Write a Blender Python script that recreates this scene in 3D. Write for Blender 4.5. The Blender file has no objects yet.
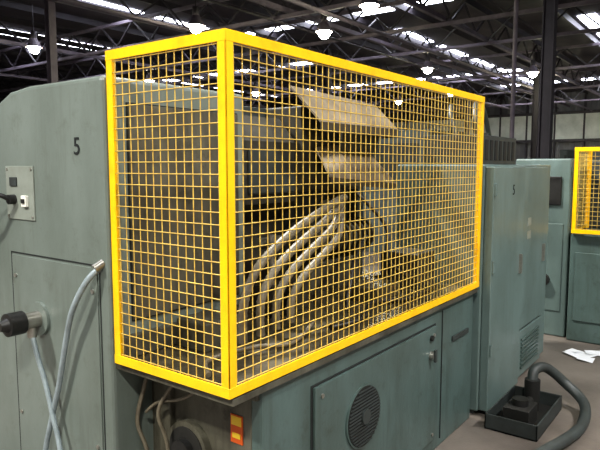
import bpy, math, random
from mathutils import Vector, Matrix
random.seed(4)
D=bpy.data; S=bpy.context.scene
S.view_settings.view_transform='Standard'
try: S.view_settings.look='Medium High Contrast'
except Exception as ex: print('look',ex)
S.view_settings.exposure=0.15

# ------------------------------------------------------------ materials
def lin(c):
    return tuple(((x/255)/12.92 if x/255<=.04045 else ((x/255+.055)/1.055)**2.4) for x in c)+(1,)
def mat(name,c1,c2=None,rough=.5,metal=0,scale=4,stretch=1,bump=0,emit=None,estr=0,bscale=60,lo=.35,hi=.7,spec=.5,drip=None,dk=.45):
    m=D.materials.new(name); m.use_nodes=True; nt=m.node_tree; N=nt.nodes; L=nt.links
    b=N['Principled BSDF']; b.inputs['Roughness'].default_value=rough; b.inputs['Metallic'].default_value=metal
    b.inputs['Specular IOR Level'].default_value=spec
    b.inputs['Base Color'].default_value=lin(c1)
    tc=N.new('ShaderNodeTexCoord')
    if c2:
        mp=N.new('ShaderNodeMapping'); mp.inputs['Scale'].default_value=(1,1,stretch)
        L.new(tc.outputs['Object'],mp.inputs[0])
        n=N.new('ShaderNodeTexNoise'); n.inputs['Scale'].default_value=scale; n.inputs['Detail'].default_value=8; n.inputs['Roughness'].default_value=.65
        L.new(mp.outputs[0],n.inputs['Vector'])
        r=N.new('ShaderNodeValToRGB'); r.color_ramp.elements[0].position=lo; r.color_ramp.elements[1].position=hi
        r.color_ramp.elements[0].color=lin(c1); r.color_ramp.elements[1].color=lin(c2)
        L.new(n.outputs[0],r.inputs[0]); col=r.outputs[0]
        if drip:   # grime runs, broken up by a second broad noise
            mp2=N.new('ShaderNodeMapping'); mp2.inputs['Scale'].default_value=(14,14,1.1); L.new(tc.outputs['Object'],mp2.inputs[0])
            n3=N.new('ShaderNodeTexNoise'); n3.inputs['Scale'].default_value=1.5; n3.inputs['Detail'].default_value=6; n3.inputs['Roughness'].default_value=.7; L.new(mp2.outputs[0],n3.inputs['Vector'])
            r3=N.new('ShaderNodeValToRGB'); r3.color_ramp.elements[0].position=.50; r3.color_ramp.elements[1].position=.78
            r3.color_ramp.elements[0].color=(0,0,0,1); r3.color_ramp.elements[1].color=(dk,dk,dk,1); L.new(n3.outputs[0],r3.inputs[0])
            n4=N.new('ShaderNodeTexNoise'); n4.inputs['Scale'].default_value=1.7; n4.inputs['Detail'].default_value=3; L.new(tc.outputs['Object'],n4.inputs['Vector'])
            r4=N.new('ShaderNodeValToRGB'); r4.color_ramp.elements[0].position=.38; r4.color_ramp.elements[1].position=.62; L.new(n4.outputs[0],r4.inputs[0])
            mu=N.new('ShaderNodeMath'); mu.operation='MULTIPLY'; L.new(r3.outputs[0],mu.inputs[0]); L.new(r4.outputs[0],mu.inputs[1])
            n5=N.new('ShaderNodeTexNoise'); n5.inputs['Scale'].default_value=9; n5.inputs['Detail'].default_value=9; n5.inputs['Roughness'].default_value=.75; L.new(tc.outputs['Object'],n5.inputs['Vector'])
            r5=N.new('ShaderNodeValToRGB'); r5.color_ramp.elements[0].position=.54; r5.color_ramp.elements[1].position=.72
            r5.color_ramp.elements[0].color=(0,0,0,1); r5.color_ramp.elements[1].color=(dk,dk,dk,1); L.new(n5.outputs[0],r5.inputs[0])
            ad=N.new('ShaderNodeMath'); ad.operation='MAXIMUM'; L.new(mu.outputs[0],ad.inputs[0]); L.new(r5.outputs[0],ad.inputs[1])
            mx=N.new('ShaderNodeMixRGB'); L.new(ad.outputs[0],mx.inputs[0]); L.new(col,mx.inputs[1]); mx.inputs[2].default_value=lin(drip); col=mx.outputs[0]
        L.new(col,b.inputs['Base Color'])
    if bump:
        n2=N.new('ShaderNodeTexNoise'); n2.inputs['Scale'].default_value=bscale; n2.inputs['Detail'].default_value=4
        L.new(tc.outputs['Object'],n2.inputs['Vector'])
        bp=N.new('ShaderNodeBump'); bp.inputs['Strength'].default_value=bump; bp.inputs['Distance'].default_value=.01
        L.new(n2.outputs[0],bp.inputs['Height']); L.new(bp.outputs[0],b.inputs['Normal'])
    if emit:
        b.inputs['Emission Color'].default_value=lin(emit); b.inputs['Emission Strength'].default_value=estr
    return m
M={}
M['body']=mat('painted_grey_green',(112,121,115),(94,102,95),.32,scale=2.2,stretch=.5,bump=.04,lo=.4,hi=.75,drip=(72,73,60))
M['base']=mat('painted_teal_grey_dirty',(82,99,96),(62,72,66),.35,scale=3.5,stretch=.35,bump=.05,lo=.4,hi=.75,drip=(46,48,39),dk=.6)
M['under']=mat('oily_grey_casting',(92,90,78),(48,45,35),.5,scale=6,stretch=.25,bump=.15,lo=.35,hi=.7,drip=(38,35,26),dk=.8)
M['cab']=mat('painted_cabinet_teal',(103,120,117),(88,102,98),.35,scale=2.5,stretch=.5,bump=.03,drip=(72,80,74))
M['cabdark']=mat('cabinet_dark_grey',(58,64,63),(42,45,43),.5,scale=8)
M['yellow']=mat('safety_yellow_paint',(246,194,14),(232,176,12),.3,scale=9,lo=.45,hi=.8,drip=(180,134,34),dk=.25)
M['ywire']=mat('yellow_coated_wire',(212,182,92),(170,138,66),.4,scale=25)
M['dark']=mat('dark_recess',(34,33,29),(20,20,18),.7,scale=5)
M['housing']=mat('grimy_grey_housing',(66,64,56),(38,36,30),.5,scale=4,bump=.1,drip=(30,28,22),dk=.8)
M['black']=mat('black_rubber',(26,26,26),(38,37,34),.45,scale=20)
M['seam']=mat('seam_shadow_gap',(30,34,32),None,.8)
M['brown']=mat('grimy_sheet_metal',(122,111,94),(88,78,62),.5,scale=5,bump=.05,drip=(62,54,42),dk=.5)
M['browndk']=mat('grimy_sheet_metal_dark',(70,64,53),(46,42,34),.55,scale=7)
M['oily']=mat('oily_machine_deck',(84,78,61),(44,40,31),.35,scale=9,bump=.2)
M['hose']=mat('grey_plastic_conduit',(116,109,93),(80,74,61),.5,scale=15)
M['hoseblue']=mat('pale_blue_hose',(150,162,166),(118,128,130),.4,scale=12)
M['steel']=mat('machined_steel',(170,168,160),(130,128,120),.3,metal=.7,scale=12)
M['plate']=mat('switch_plate_grey',(132,138,130),(118,123,114),.4,scale=8)
M['ink']=mat('black_stencil_ink',(24,28,28),None,.6)
M['floor']=mat('stained_concrete',(126,118,110),(84,78,73),.4,scale=1.3,bump=.1,lo=.3,hi=.7)
M['roof']=mat('dark_roof_sheeting',(80,72,79),(52,48,54),.8,scale=.6)
M['beam']=mat('dark_painted_steel',(62,57,63),(44,41,46),.6,scale=2)
M['beamlt']=mat('grey_painted_steel',(122,113,124),(90,83,92),.6,scale=2)
M['wall']=mat('corrugated_wall_sheet',(120,120,124),(88,88,92),.7,scale=.7,stretch=.4)
M['walllt']=mat('pale_wall_sheet',(206,210,206),(172,178,174),.7,scale=1)
M['sky']=mat('translucent_skylight_sheet',(235,240,250),None,.5,emit=(236,240,255),estr=12)
M['lamp']=mat('lamp_glass_glow',(255,250,225),None,.4,emit=(255,250,215),estr=130)
M['paper']=mat('white_paper',(225,228,232),None,.7)
M['orange']=mat('orange_label',(205,92,30),None,.5)
M['lyellow']=mat('yellow_label',(228,190,50),None,.5)
M['white']=mat('white_label',(220,220,210),None,.5)
M['far']=mat('distant_machine_paint',(88,98,98),(58,62,60),.5,scale=2)

# ------------------------------------------------------------ mesh builder
class MB:
    def __init__(s): s.v=[];s.f=[];s.m=[];s.mats=[];s.sm=[]
    def mi(s,k):
        if k not in s.mats: s.mats.append(k)
        return s.mats.index(k)
    def quadmesh(s,vs,fs,k,smooth=False):
        o=len(s.v); s.v+= [tuple(a) for a in vs]; i=s.mi(k)
        for f in fs: s.f.append(tuple(o+a for a in f)); s.m.append(i); s.sm.append(smooth)
        return s
    def box(s,a,b,k):
        x0,x1=sorted((a[0],b[0]));y0,y1=sorted((a[1],b[1]));z0,z1=sorted((a[2],b[2]))
        vs=[(x0,y0,z0),(x1,y0,z0),(x1,y1,z0),(x0,y1,z0),(x0,y0,z1),(x1,y0,z1),(x1,y1,z1),(x0,y1,z1)]
        return s.quadmesh(vs,[(0,3,2,1),(4,5,6,7),(0,1,5,4),(1,2,6,5),(2,3,7,6),(3,0,4,7)],k)
    def bar(s,p,q,w,h,k):
        p=Vector(p);q=Vector(q);d=(q-p).normalized()
        up=Vector((0,0,1)) if abs(d.z)<.95 else Vector((1,0,0))
        a=d.cross(up).normalized()*w/2; b=a.cross(d).normalized()*h/2
        vs=[p-a-b,p+a-b,p+a+b,p-a+b,q-a-b,q+a-b,q+a+b,q-a+b]
        return s.quadmesh(vs,[(0,1,2,3),(4,7,6,5),(0,4,5,1),(1,5,6,2),(2,6,7,3),(3,7,4,0)],k)
    def cyl(s,p,q,r,k,n=24,r2=None,cap=True):
        p=Vector(p);q=Vector(q);d=(q-p).normalized();r2=r if r2 is None else r2
        up=Vector((0,0,1)) if abs(d.z)<.95 else Vector((1,0,0))
        a=d.cross(up).normalized(); b=a.cross(d).normalized()
        vs=[];fs=[]
        for i in range(n):
            t=2*math.pi*i/n; o=a*math.cos(t)+b*math.sin(t); vs+= [p+o*r,q+o*r2]
        for i in range(n):
            j=(i+1)%n; fs.append((2*i,2*j,2*j+1,2*i+1))
        s.quadmesh(vs,fs,k,True)
        if cap:
            s.quadmesh([vs[2*i] for i in range(n)],[tuple(range(n))[::-1]],k)
            s.quadmesh([vs[2*i+1] for i in range(n)],[tuple(range(n))],k)
        return s
    def tube(s,pts,r,k,n=10,sub=8,ribs=False):
        P=[Vector(p) for p in pts]; path=[]
        for i in range(len(P)-1):
            p0=P[max(i-1,0)];p1=P[i];p2=P[i+1];p3=P[min(i+2,len(P)-1)]
            for j in range(sub):
                t=j/sub
                path.append(.5*((2*p1)+(p2-p0)*t+(2*p0-5*p1+4*p2-p3)*t*t+(3*p1-p0-3*p2+p3)*t**3))
        path.append(P[-1])
        vs=[];fs=[];prev=None
        for i,c in enumerate(path):
            d=(path[min(i+1,len(path)-1)]-path[max(i-1,0)]).normalized()
            if prev is None:
                up=Vector((0,0,1)) if abs(d.z)<.9 else Vector((1,0,0)); a=d.cross(up).normalized()
            else: a=(prev-d*prev.dot(d)).normalized()
            prev=a;b=d.cross(a); rr=r*(1.12 if (ribs and i%2) else 1)
            for m in range(n):
                t=2*math.pi*m/n; vs.append(c+(a*math.cos(t)+b*math.sin(t))*rr)
        for i in range(len(path)-1):
            for m in range(n):
                q=(m+1)%n; fs.append((i*n+m,i*n+q,(i+1)*n+q,(i+1)*n+m))
        s.quadmesh(vs,fs,k,True)
        s.quadmesh(vs[:n],[tuple(range(n))[::-1]],k); s.quadmesh(vs[-n:],[tuple(range(n))],k)
        return s
    def make(s,name,parent=None,bevel=0,seg=2):
        me=D.meshes.new(name); me.from_pydata(s.v,[],s.f); 
        for k in s.mats: me.materials.append(M[k])
        for i,p in enumerate(me.polygons): p.material_index=s.m[i]; p.use_smooth=s.sm[i]
        me.update(); ob=D.objects.new(name,me); S.collection.objects.link(ob)
        if bevel:
            bv=ob.modifiers.new('bevel','BEVEL'); bv.width=bevel; bv.segments=seg; bv.limit_method='ANGLE'; bv.angle_limit=math.radians(50)
        if parent: attach(ob,parent)
        return ob
def empty(name,loc=(0,0,0)):
    e=D.objects.new(name,None); e.empty_display_size=.2; e.location=loc; S.collection.objects.link(e); return e
def attach(ob,p):
    ob.parent=p; ob.matrix_parent_inverse=Matrix.Translation(p.location).inverted()
def text(body,name,loc,rot,size,k,parent):
    c=D.curves.new(name,'FONT'); c.body=body; c.size=size; c.extrude=.0008; c.align_x='CENTER'; c.align_y='CENTER'
    c.materials.append(M[k]); o=D.objects.new(name,c); S.collection.objects.link(o)
    o.location=loc; o.rotation_euler=rot; attach(o,parent); return o

# ------------------------------------------------------------ camera
EYE=1.65
cam=D.cameras.new('camera'); co=D.objects.new('camera',cam); S.collection.objects.link(co); S.camera=co
cam.sensor_width=36; cam.lens=592*36/600; cam.clip_end=300; cam.clip_start=.05
yaw=math.radians(36.8); p=math.radians(5.69)
fw=Vector((math.cos(yaw)*math.cos(p),math.sin(yaw)*math.cos(p),-math.sin(p)))
co.location=(-1.378,-1.322,EYE)
co.rotation_euler=fw.to_track_quat('-Z','Y').to_euler()

# ------------------------------------------------------------ hall
MB().box((-14,-14,-.1),(46,46,0),'floor').make('floor')
RZ=7.0
MB().box((-14,-14,RZ),(46,46,RZ+.12),'roof').make('ceiling')
n=0
def strip(a,b):
    global n
    n+=1
    MB().box((a[0],a[1],RZ-.05),(b[0],b[1],RZ-.01),'sky').make('window_%d'%n)
def dashed(a,b,w,L,gap,axis):
    t=a
    while t<b[0]:
        if axis=='x': strip((t,b[1]-w/2),(min(t+L,b[0]),b[1]+w/2))
        else: strip((b[1]-w/2,t),(b[1]+w/2,min(t+L,b[0])))
        t+=L+gap
dashed(20,(39,10),.55,3.0,1.0,'x'); dashed(9,(22.5,16.2),.85,3.4,.5,'x'); dashed(7,(16,22.6),.9,2.6,.2,'x')
dashed(6.5,(15,17),.6,1.7,.4,'y'); dashed(9,(24,33),.8,1.8,.6,'y'); dashed(3,(12,39),.7,1.6,.9,'y')
dashed(24,(36,28.5),1,3,1,'x'); dashed(17,(30,24),.6,2,1.2,'y')
strip((-6,-5),(8,-4.2)); strip((-8,3),(4,3.8)); dashed(22,(32,3.5),.6,2.5,1,'x')
tr=MB()
for y in range(-12,46,2): tr.box((-14,y-.04,RZ-.26),(46,y+.04,RZ-.06),'beam')
tr.make('ceiling_purlins')
def truss_y(x,name):
    t=MB()
    zt=RZ-.3; zb=RZ-1.15
    t.box((x-.06,-12,zt-.1),(x+.06,45,zt),'beamlt'); t.box((x-.06,-12,zb-.1),(x+.06,45,zb),'beamlt')
    y=-12
    while y<44:
        t.bar((x,y,zb),(x,y+.9,zt-.05),.05,.05,'beam'); t.bar((x,y+.9,zt-.05),(x,y+1.8,zb),.05,.05,'beam'); y+=1.8
    t.make(name)
for i,x in enumerate((6,12,15.5,19,26,33,40)): truss_y(x,'roof_truss')
def truss_x(y,name):
    t=MB(); zt=RZ-.3; zb=RZ-1.0
    t.box((-12,y-.06,zb-.12),(45,y+.06,zb),'beamlt')
    x=-12
    while x<44:
        t.bar((x,y,zb),(x+1,y,zt),.05,.05,'beam'); t.bar((x+1,y,zt),(x+2,y,zb),.05,.05,'beam'); x+=2
    t.make(name)
for y in (6,9.1,13.2,19.5,27): truss_x(y,'roof_girder')
def corr_wall(name,axis,pos,a,b,z1):
    w=MB(); x=a; vs=[];fs=[]; i=0
    st=.35
    while x<=b:
        o=pos-(.12 if i%2 else 0)
        for z in (0,z1):
            vs.append((o,x,z) if axis=='x' else (x,o,z))
        i+=1; x+=st
    for j in range(i-1): fs.append((2*j,2*j+2,2*j+3,2*j+1))
    w.quadmesh(vs,fs,'wall'); return w
w=corr_wall('wall_east','x',45.5,-14,46,RZ)
w.box((45.1,-14,3.6),(45.3,46,5.4),'walllt')
for z in (3.5,5.5): w.box((45,-14,z-.1),(45.3,46,z+.1),'beam')
for y in range(-14,46,2): w.box((45.05,y,0),(45.25,y+.12,RZ),'beam')
w.make('wall_east')
w=corr_wall('wall_north','y',45.5,-14,46,RZ); 
w.box((-14,45.1,4.4),(46,45.3,5.4),'walllt'); w.make('wall_north')
def column(x,y,w=.2,k='beam'):
    c=MB(); c.box((x-w/2,y-w/2,0),(x+w/2,y-w/2+.02,RZ-.3),k); c.box((x-w/2,y+w/2-.02,0),(x+w/2,y+w/2,RZ-.3),k)
    c.box((x-.012,y-w/2+.02,0),(x+.012,y+w/2-.02,RZ-.3),k); c.box((x-w*.9,y-w*.9,0),(x+w*.9,y+w*.9,.03),k)
    c.make('steel_column')
column(7.5,13.5,.2,'beamlt'); column(11.2,1.93,.22); column(20,13.2,.25); column(26,6.2,.25); column(36,13.2,.25)
MB().cyl((12.5,3.0,0),(12.5,3.0,RZ-.3),.05,'beamlt').cyl((12.5,3.0,1.2),(12.5,3.0,1.25),.09,'beamlt').make('downpipe')
MB().cyl((-10,7.4,5.5),(44,7.4,5.5),.055,'beamlt').make('overhead_pipe')
MB().cyl((-10,11.9,5.6),(44,11.9,5.6),.045,'beamlt').make('overhead_pipe')
MB().cyl((-10,9.6,5.75),(44,9.6,5.75),.035,'beam').make('overhead_pipe')
def highbay(x,y,z=5.4,r=.17):
    e=empty('high_bay_or_added_lamp',(x,y,z))
    b=MB(); b.cyl((x,y,z+.5),(x,y,z+.28),.09,'beam').cyl((x,y,z+.28),(x,y,z),.1,'beamlt',r2=.24,cap=False)
    b.cyl((x,y,z+.5),(x,y,RZ-.26),.012,'beam',n=6); b.make('reflector',e)
    g=MB(); vs=[];fs=[];nn=12
    for i in range(7):
        ph=math.pi*i/6
        for j in range(nn): 
            t=2*math.pi*j/nn; vs.append((x+r*max(math.sin(ph),.02)*math.cos(t),y+r*max(math.sin(ph),.02)*math.sin(t),z-.03-r*math.cos(ph)))
    for i in range(6):
        for j in range(nn): fs.append((i*nn+j,i*nn+(j+1)%nn,(i+1)*nn+(j+1)%nn,(i+1)*nn+j))
    g.quadmesh(vs,fs,'lamp',True); g.make('bulb',e)
for x,y in ((10.07,10.74),(12.72,8.38),(20.3,8.73),(23.8,5.77),(11.1,5.98),(30,15),(34,8),(22,19),(36,2),(16,20),(28,11),(9,17),(29.5,6.6)): highbay(x,y)
highbay(38,8.9,3.1,.25)
def added_lamp(x,y,z,power,size):  # area lamps added out of view to light the machine, given fixture shapes
    l=D.lights.new('added_area_light','AREA'); l.shape='DISK'; l.size=size; l.energy=power; l.color=(1,.97,.89)
    e=empty('high_bay_or_added_lamp',(x,y,z)); b=MB(); b.cyl((x,y,z+.4),(x,y,z+.02),.15,'beamlt',r2=size/2+.05,cap=False); b.cyl((x,y,z+.4),(x,y,RZ-.26),.012,'beam',n=6); b.make('reflector',e)
    o=D.objects.new('added_disc',l); S.collection.objects.link(o); o.location=(x,y,z); attach(o,e)
for x,y,pw in ((-3.4,-2.4,380),(2.5,-4,330),(-4,2.6,480),(2.5,2.4,520)): added_lamp(x,y,5.6,pw,.45)

# ------------------------------------------------------------ main machine
mt=empty('machine_tool',(1,.9,0))
X0,YW=0.0,.64
b=MB()
prof=[(YW,0),(YW,1.995),(1.18,1.995),(1.34,1.98),(1.47,1.93),(1.62,1.85),(2.3,1.80),(2.3,0)]
nn=len(prof); X1=.80
vs=[(X0,y,z) for y,z in prof]+[(X1,y,z) for y,z in prof]
b.quadmesh(vs,[tuple(range(nn))[::-1],tuple(range(nn,2*nn))]+[(i,(i+1)%nn,(i+1)%nn+nn,i+nn) for i in range(nn)],'body')
b.make('headstock_body',mt,.02,3)
b=MB()
b.box((.10,YW-.004,1.02),(.74,YW+.001,1.90),'seam'); b.box((.106,YW-.012,1.026),(.734,YW-.003,1.894),'under')
b.box((.05,YW-.03,.88),(.78,YW,.97),'under')
b.make('end_cover',mt,.003)
b=MB()
def seam_x(y0,z0,y1,z1,t=.005,x=X0): b.box((x-.0015,min(y0,y1)-t/2,min(z0,z1)-t/2),(x+.002,max(y0,y1)+t/2,max(z0,z1)+t/2),'seam')
seam_x(.70,1.255,1.38,1.255,.007); seam_x(1.38,.2,1.38,1.255,.007); seam_x(.70,.2,.70,1.255,.007)
b.make('hatch_seams',mt)  # thin dark strips stand in for the shadow gap around the hatch
b=MB(); b.box((X0-.006,.712,.21),(X0+.001,1.37,1.245),'body')
for z in (.5,1.15):
    for y in (.74,1.34): b.cyl((X0-.006,y,z),(X0-.012,y,z),.009,'steel',n=10)
b.make('access_hatch',mt,.003)
b=MB()
b.box((X0-.006,1.155,1.41),(X0+.001,1.39,1.65),'plate')
for y in (1.17,1.375):
    for z in (1.425,1.635): b.cyl((X0-.006,y,z),(X0-.010,y,z),.006,'steel',n=8)
b.box((X0-.02,1.20,1.47),(X0-.005,1.24,1.52),'white'); b.box((X0-.026,1.208,1.485),(X0-.018,1.232,1.505),'black')
b.box((X0-.012,1.29,1.56),(X0-.005,1.35,1.60),'cabdark')
b.cyl((X0-.005,1.32,1.50),(X0-.035,1.32,1.50),.022,'black',n=16)
b.make('switch_panel',mt,.002)
b=MB(); b.tube([(X0-.03,1.32,1.50),(X0-.07,1.34,1.52),(X0-.10,1.42,1.49),(X0-.11,1.5,1.43),(X0-.06,1.75,1.25)],.011,'black'); b.make('switch_cable',mt)
b=MB(); yy,zz=1.14,.978
b.cyl((0,yy,zz),(-.02,yy,zz),.075,'body'); b.cyl((-.02,yy,zz),(-.09,yy,zz),.036,'steel'); b.cyl((-.09,yy,zz),(-.16,yy,zz),.05,'black'); b.cyl((-.16,yy,zz),(-.19,yy,zz),.032,'black',r2=.02)
b.cyl((-.05,yy,zz-.01),(-.05,yy,zz-.075),.02,'steel')
b.make('spindle_boss',mt,.004)
text('5','machine_number',(X0-.0022,.823,1.726),(math.pi/2,0,-math.pi/2),.10,'ink',mt)
b=MB()
BX=.20; BY=.03
b.box((BX,BY,0),(2.30,1.6,.86),'base'); b.make('base_cabinet',mt,.012)
b=MB(); b.box((BX-.005,BY+.05,0),(BX+.02,.66,.84),'under')
b.box((BX-.03,.50,.0),(BX,.60,.80),'under')
b.box((BX-.02,BY+.01,.80),(BX,.62,.855),'under')
b.make('coolant_sump_side',mt,.006)
b=MB(); b.box((.02,.004,.845),(2.3,.66,.872),'under'); b.box((.02,.02,.872),(2.28,.64,.876),'oily'); b.make('deck',mt,.003)
b=MB()
b.box((.50,BY-.004,.08),(1.71,BY+.001,.765),'seam'); b.box((.512,BY-.016,.09),(1.70,BY-.003,.755),'base')
for x in (.56,1.66):
    for z in (.13,.71): b.cyl((x,BY-.016,z),(x,BY-.022,z),.010,'steel',n=10)
b.make('base_door',mt,.004)
b=MB(); cx,cz=.89,.51
b.cyl((cx,BY-.015,cz),(cx,BY-.024,cz),.148,'base',n=40); b.cyl((cx,BY-.024,cz),(cx,BY-.026,cz),.140,'dark',n=40)
for i in range(-8,9):
    h=i*.0155; hw=math.sqrt(max(.137**2-h*h,0)); b.bar((cx-hw,BY-.028,cz+h),(cx+hw,BY-.028,cz+h),.007,.005,'cabdark')
b.cyl((cx,BY-.026,cz),(cx,BY-.038,cz),.035,'cabdark')
b.make('fan_vent',mt)
b=MB(); b.cyl((1.62,BY-.015,.605),(1.62,BY-.04,.605),.022,'steel'); b.box((1.608,BY-.052,.57),(1.632,BY-.038,.64),'cabdark')
b.cyl((1.62,BY-.015,.70),(1.62,BY-.03,.70),.015,'black')
b.box((1.95,BY-.012,.60),(2.2,BY,.63),'cabdark'); b.box((1.80,BY-.006,.05),(1.806,BY+.001,.82),'seam'); b.make('door_latch',mt,.003)
b=MB(); b.cyl((BX-.004,.40,.52),(BX-.035,.40,.52),.115,'under',n=32); b.cyl((BX-.035,.40,.52),(BX-.04,.40,.52),.095,'dark',n=32); b.cyl((BX-.04,.40,.52),(BX-.07,.40,.52),.05,'black',n=24)
b.make('drain_flange',mt,.003)
b=MB(); b.box((BX-.009,.12,.61),(BX-.004,.18,.72),'orange'); b.box((BX-.011,.125,.68),(BX-.008,.175,.715),'lyellow'); b.box((BX-.011,.13,.63),(BX-.008,.17,.65),'lyellow')
b.make('warning_label',mt)
b=MB()
b.tube([(-.0,.68,1.26),(-.045,.72,1.20),(-.06,.80,1.08),(-.05,.87,.95),(-.04,.96,.72),(-.04,1.03,.55),(-.05,1.08,.36),(-.05,1.08,.1)],.012,'hoseblue',n=12)
b.cyl((.005,.68,1.27),(-.03,.69,1.25),.018,'steel',n=12)
b.make('coolant_hose',mt)
b=MB(); b.tube([(-.05,1.14,.92),(-.055,1.10,.84),(-.05,1.05,.72),(-.05,1.0,.58),(-.05,.95,.42),(-.05,.93,.1)],.011,'hoseblue',n=12); b.make('air_hose',mt)
b=MB()
b.tube([(.14,.58,.84),(.12,.60,.74),(.10,.62,.6),(.12,.58,.45),(.13,.57,.1)],.009,'hose')
b.tube([(.16,.40,.84),(.13,.46,.76),(.11,.50,.66),(.14,.48,.5),(.14,.47,.1)],.008,'hose')
b.tube([(.17,.30,.84),(.14,.33,.78),(.13,.40,.74),(.13,.52,.70),(.13,.60,.64)],.007,'hose')
b.make('sump_hoses',mt)

# ---- mechanism behind the guard
b=MB()
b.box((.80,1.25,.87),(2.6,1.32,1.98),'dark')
b.box((.80,.66,.87),(2.30,1.25,.90),'oily')
b.make('recess_casing',mt)
b=MB()
def prism(pr,x0,x1,k):
    m_=len(pr); v=[(x0,y,z) for y,z in pr]+[(x1,y,z) for y,z in pr]
    b.quadmesh(v,[tuple(range(m_))[::-1],tuple(range(m_,2*m_))]+[(i,(i+1)%m_,(i+1)%m_+m_,i+m_) for i in range(m_)],k)
prism([(.82,.9),(.82,1.35),(.72,1.45),(.72,1.78),(.84,1.92),(1.24,1.92),(1.24,.9)],.86,1.32,'housing')
prism([(.92,.9),(.92,1.62),(1.0,1.75),(1.24,1.75),(1.24,.9)],1.32,2.2,'housing')
prism([(.74,1.50),(.70,1.60),(.72,1.99),(1.0,1.99),(1.0,1.50)],1.36,2.1,'housing')
b.box((.90,.70,1.50),(1.28,.722,1.74),'cabdark'); b.box((1.40,.88,1.25),(1.85,.922,1.5),'cabdark')
b.make('grimy_housing',mt,.015)
b=MB()
b.box((1.38,.66,.90),(1.95,.95,1.08),'under'); 
b.cyl((1.42,.72,1.20),(2.05,.72,1.20),.10,'under'); b.cyl((1.37,.72,1.20),(1.42,.72,1.20),.135,'housing')
for i in range(10): b.cyl((1.50+i*.055,.72,1.20),(1.515+i*.055,.72,1.20),.115,'housing')
b.box((.30,.42,.875),(.52,.60,1.00),'under'); b.box((1.5,.30,.875),(1.8,.5,.96),'oily')
b.box((.9,.55,.875),(1.2,.75,1.04),'browndk'); b.cyl((1.05,.5,.96),(1.05,.7,.96),.06,'housing')
b.box((2.0,.28,.875),(2.25,.55,1.10),'housing')
b.make('drive_unit',mt,.008)
b=MB()
b.box((.8,.98,1.92),(2.4,1.06,1.99),'cabdark')
b.box((2.12,.8,.9),(2.2,.88,1.95),'cabdark')
b.cyl((.9,.66,1.25),(1.3,.66,1.25),.03,'under'); b.cyl((.95,.6,.9),(.95,.6,1.3),.02,'steel')
b.make('support_frame',mt,.004)
def sheet(pts,k,th=.01):
    P=[Vector(q) for q in pts]; nrm=(P[1]-P[0]).cross(P[3]-P[0]).normalized()*th
    b.quadmesh(P+[q-nrm for q in P],[(0,1,2,3),(7,6,5,4),(0,4,5,1),(1,5,6,2),(2,6,7,3),(3,7,4,0)],k)
b=MB()
sheet([(1.18,.45,1.88),(2.03,.45,1.88),(2.17,.70,2.06),(1.235,.70,2.09)],'brown')
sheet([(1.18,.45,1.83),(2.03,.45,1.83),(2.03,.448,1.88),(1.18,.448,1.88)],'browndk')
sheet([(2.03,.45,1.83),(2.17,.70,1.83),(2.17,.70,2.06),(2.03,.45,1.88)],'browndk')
sheet([(1.27,.45,1.59),(2.02,.45,1.54),(1.95,.68,1.80),(1.45,.68,1.76)],'brown')
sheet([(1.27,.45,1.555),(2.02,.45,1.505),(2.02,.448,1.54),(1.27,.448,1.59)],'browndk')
sheet([(1.62,.62,1.74),(2.06,.62,1.72),(2.06,.60,1.88),(1.62,.60,1.88)],'housing')
b.make('chip_guard_plates',mt)
b=MB()
for i in range(4):
    y=.34+i*.015
    b.tube([(.44+i*.13,y,.90),(.45+i*.13,y,1.08-i*.02),(.55+i*.13,y,1.22-i*.035),(.75+i*.115,y,1.33-i*.045),(1.0+i*.09,y+.02,1.41-i*.045),(1.27+i*.03,y+.06,1.47-i*.03),(1.45,y+.15,1.47-i*.02),(1.55,.70,1.42)],.019,'hose',n=12,sub=16,ribs=True)
b.tube([(1.2,.3,.9),(1.25,.32,1.0),(1.45,.4,1.15),(1.7,.5,1.2),(1.9,.6,1.2)],.014,'black')
b.tube([(.9,.2,.89),(1.1,.15,.90),(1.4,.25,.91),(1.7,.18,.89),(2.1,.2,.9)],.014,'black')
b.tube([(.1,.2,.89),(.2,.3,.90),(.4,.25,.91),(.6,.2,.89),(.9,.3,.9)],.010,'hose')
b.tube([(1.6,.5,1.5),(1.7,.35,1.3),(1.65,.3,1.1),(1.9,.25,.95)],.012,'black')
b.make('conduit_bundle',mt)

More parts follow.
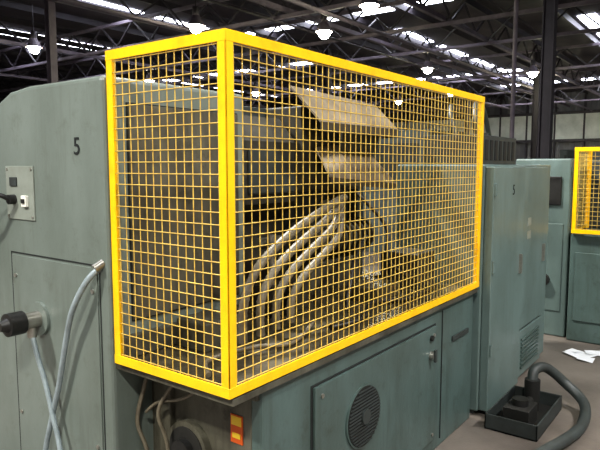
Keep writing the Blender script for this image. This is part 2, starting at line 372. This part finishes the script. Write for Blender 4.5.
# ------------------------------------------------------------ guard cage
def cage(name,x0,x1,y0,y1,z0,z1,sides,t=.037,pitch=.042,wr=.0021):
    e=empty(name,((x0+x1)/2,(y0+y1)/2,z0))
    f=MB(); th=.005
    for (x,sx_) in ((x0,1),(x1,-1)):
        for (y,sy) in ((y0,1),(y1,-1)):
            if 'b' not in sides and x==x1 and y==y1: continue
            f.box((x,y,z0),(x+sx_*t,y+sy*th,z1),'yellow'); f.box((x,y,z0),(x+sx_*th,y+sy*t,z1),'yellow')
    for z,sz in ((z0,1),(z1,-1)):
        if 'f' in sides: f.box((x0,y0-.001,z),(x1,y0+th,z+sz*t),'yellow'); f.box((x0,y0,z),(x1,y0+t,z+sz*th),'yellow')
        if 'b' in sides: f.box((x0,y1,z),(x1,y1-th,z+sz*t),'yellow')
        if 'l' in sides: f.box((x0-.001,y0,z),(x0+th,y1,z+sz*t),'yellow'); f.box((x0,y0,z),(x0+t,y1,z+sz*th),'yellow')
        if 'r' in sides: f.box((x1,y0,z),(x1-th,y1,z+sz*t),'yellow')
    f.make('angle_frame',e,.0015,1)
    m=MB()
    def wires(axis,c,a,b_):
        k=round((b_-a)/pitch); s=(b_-a)/k
        for i in range(1,k):
            q=a+i*s
            if axis=='x': m.cyl((q,c,z0+.01),(q,c,z1-.01),wr,'ywire',n=6,cap=False)
            else: m.cyl((c,q,z0+.01),(c,q,z1-.01),wr,'ywire',n=6,cap=False)
        k=round((z1-z0)/pitch); s=(z1-z0)/k
        for i in range(1,k):
            q=z0+i*s
            if axis=='x': m.cyl((a,c-.004,q),(b_,c-.004,q),wr,'ywire',n=6,cap=False)
            else: m.cyl((c-.004,a,q),(c-.004,b_,q),wr,'ywire',n=6,cap=False)
    if 'f' in sides: wires('x',y0+.010,x0+.004,x1-.004)
    if 'b' in sides: wires('x',y1-.010,x0+.004,x1-.004)
    if 'l' in sides: wires('y',x0+.010,y0+.004,y1-.004)
    if 'r' in sides: wires('y',x1-.010,y0+.004,y1-.004)
    m.make('wire_mesh',e)
    return e
cage('machine_guard_cage',0,2.31,0,.62,.878,2.078,'fl')

# ------------------------------------------------------------ electrical cabinet
ec=empty('electrical_cabinet',(3.1,.3,0))
b=MB(); b.box((2.35,0,.03),(3.95,.62,1.66),'cab'); b.box((2.37,.03,0),(3.9,.6,.06),'cabdark'); b.make('cabinet_shell',ec,.01)
b=MB(); b.box((2.36,-.06,.04),(3.02,-.002,1.645),'cab'); b.box((3.05,-.035,.42),(3.72,-.002,1.64),'cab'); b.box((3.05,-.03,.04),(3.72,-.002,.40),'cab'); b.make('cabinet_doors',ec,.006)
b=MB()
b.box((3.022,-.004,.04),(3.048,.001,1.64),'seam'); b.box((3.722,-.004,.04),(3.735,.001,1.64),'seam')
b.box((2.94,-.08,.88),(2.96,-.06,1.02),'steel'); b.box((3.64,-.055,.88),(3.66,-.034,1.02),'steel')
for x in (2.375,):
    for z in (.45,1.0,1.5): b.cyl((x,-.065,z-.04),(x,-.065,z+.04),.01,'cab',n=10)
for i in range(8): b.bar((3.16,-.036,.11+i*.032),(3.62,-.036,.11+i*.032),.014,.014,'base')
for z in (1.1,1.2): b.box((3.2,-.037,z),(3.3,-.034,z+.06),'plate')
b.make('door_hardware',ec)
text('5','cabinet_number',(2.76,-.0612,1.484),(math.pi/2,0,0),.10,'ink',ec)
b=MB(); b.box((2.5,.1,1.66),(3.3,.5,1.86),'cabdark')
for i in range(8): b.box((2.53+i*.095,.094,1.69),(2.58+i*.095,.101,1.83),'dark')
b.cyl((3.1,.3,1.86),(3.1,.3,1.90),.05,'cabdark'); b.make('cooling_unit',ec,.006)
b=MB(); b.tube([(3.0,.3,1.86),(2.95,.3,2.0),(3.1,.35,2.12),(3.4,.4,2.1),(3.7,.45,1.9),(3.8,.45,1.66)],.02,'cabdark')
b.tube([(2.6,.3,1.86),(2.62,.35,2.0),(2.75,.4,2.08),(3.0,.5,2.0),(3.1,.55,1.66)],.018,'cabdark'); b.make('supply_cable',ec)

# drip tray with valve block and drain hose on the floor
pm=empty('drip_tray',(2.5,-.25,0))
b=MB(); b.box((2.2,-.42,0),(2.8,-.10,.012),'black')
for a,c in (((2.2,-.42,0),(2.8,-.41,.10)),((2.2,-.11,0),(2.8,-.10,.10)),((2.2,-.42,0),(2.21,-.10,.10)),((2.79,-.42,0),(2.8,-.10,.10))): b.box(a,c,'cabdark')
b.box((2.3,-.34,.012),(2.5,-.18,.13),'dark'); b.cyl((2.4,-.26,.13),(2.4,-.26,.17),.05,'black')
b.cyl((2.66,-.26,.012),(2.66,-.26,.22),.05,'dark'); b.cyl((2.5,-.26,.09),(2.66,-.26,.09),.025,'dark')
b.make('tray_parts',pm,.003)
MB().tube([(2.66,-.26,.20),(2.70,-.26,.27),(2.80,-.31,.27),(2.88,-.42,.16),(2.80,-.56,.07),(2.45,-.60,.038),(2.0,-.50,.038),(1.7,-.42,.038)],.034,'cabdark',n=14).make('floor_hose')

# ------------------------------------------------------------ neighbouring machine
m2=empty('machine_tool',(5.4,-.8,0))
b=MB(); b.box((4.62,-.02,0),(6.4,.5,1.72),'cab'); b.box((4.55,-2.2,0),(6.4,-.05,1.02),'base'); b.box((5.2,-2.2,1.02),(6.3,-.05,1.7),'cabdark'); b.make('machine_casing',m2,.015)
b=MB(); b.box((4.60,.06,1.28),(4.622,.28,1.55),'black'); b.box((4.612,.03,.25),(4.622,.40,1.1),'cab'); b.cyl((4.62,.19,.55),(4.56,.19,.55),.06,'black')
b.box((4.54,-.5,.2),(4.551,-.1,.85),'base'); b.make('casing_details',m2,.005)
cage('machine_guard_cage',4.5,5.1,-2.1,-.065,1.03,1.82,'flb')
b=MB()
for x,y,a,s in ((4.13,-.26,.3,.14),(4.25,-.36,1.1,.11),(4.02,-.33,.8,.09),(4.2,-.2,2.0,.08)):
    c,sn=math.cos(a)*s,math.sin(a)*s
    b.quadmesh([(x-c,y-sn,.004),(x+sn,y-c,.012),(x+c,y+sn,.006),(x-sn,y+c,.02)],[(0,1,2,3)],'paper')
b.make('paper_scraps')

def far_machine(x,y,w,d,h,k='far'):
    b=MB(); b.box((x,y,0),(x+w,y+d,h*.55),k); b.box((x,y,h*.55),(x+w*.35,y+d,h),k); b.box((x+w*.75,y+.1,h*.5),(x+w,y+d,h*.95),'cabdark')
    b.cyl((x+w*.55,y+d/2,h*.5),(x+w*.55,y+d/2,h*.9),.15,k); b.box((x+w*.1,y-.02,h*.15),(x+w*.3,y,h*.45),'cabdark'); b.box((x-.02,y+.2,h*.6),(x,y+d-.2,h*.9),'cabdark'); b.make('distant_machine_tool',None,.02)
for x,y,w,d,h in ((9,-2,2.5,1.4,2.0),(8.5,3.2,2.2,1.4,2.3),(13,.5,2.6,1.4,2.0),(14,5,2.5,1.5,2.6),(20,2,3,1.5,2.2),(22,8,3,1.5,2.5),(8,8,2.5,1.5,2.2),(2,7,2.5,1.5,2.1),(3,14,3,1.5,2.3),(12,14,3,1.5,2.5),(28,4,3,1.6,2.4),(30,10,3,2,3)):
    far_machine(x,y,w,d,h)

# ------------------------------------------------------------ world
W=D.worlds.new('world'); S.world=W; W.use_nodes=True
W.node_tree.nodes['Background'].inputs[0].default_value=(1,.98,.95,1); W.node_tree.nodes['Background'].inputs[1].default_value=.40
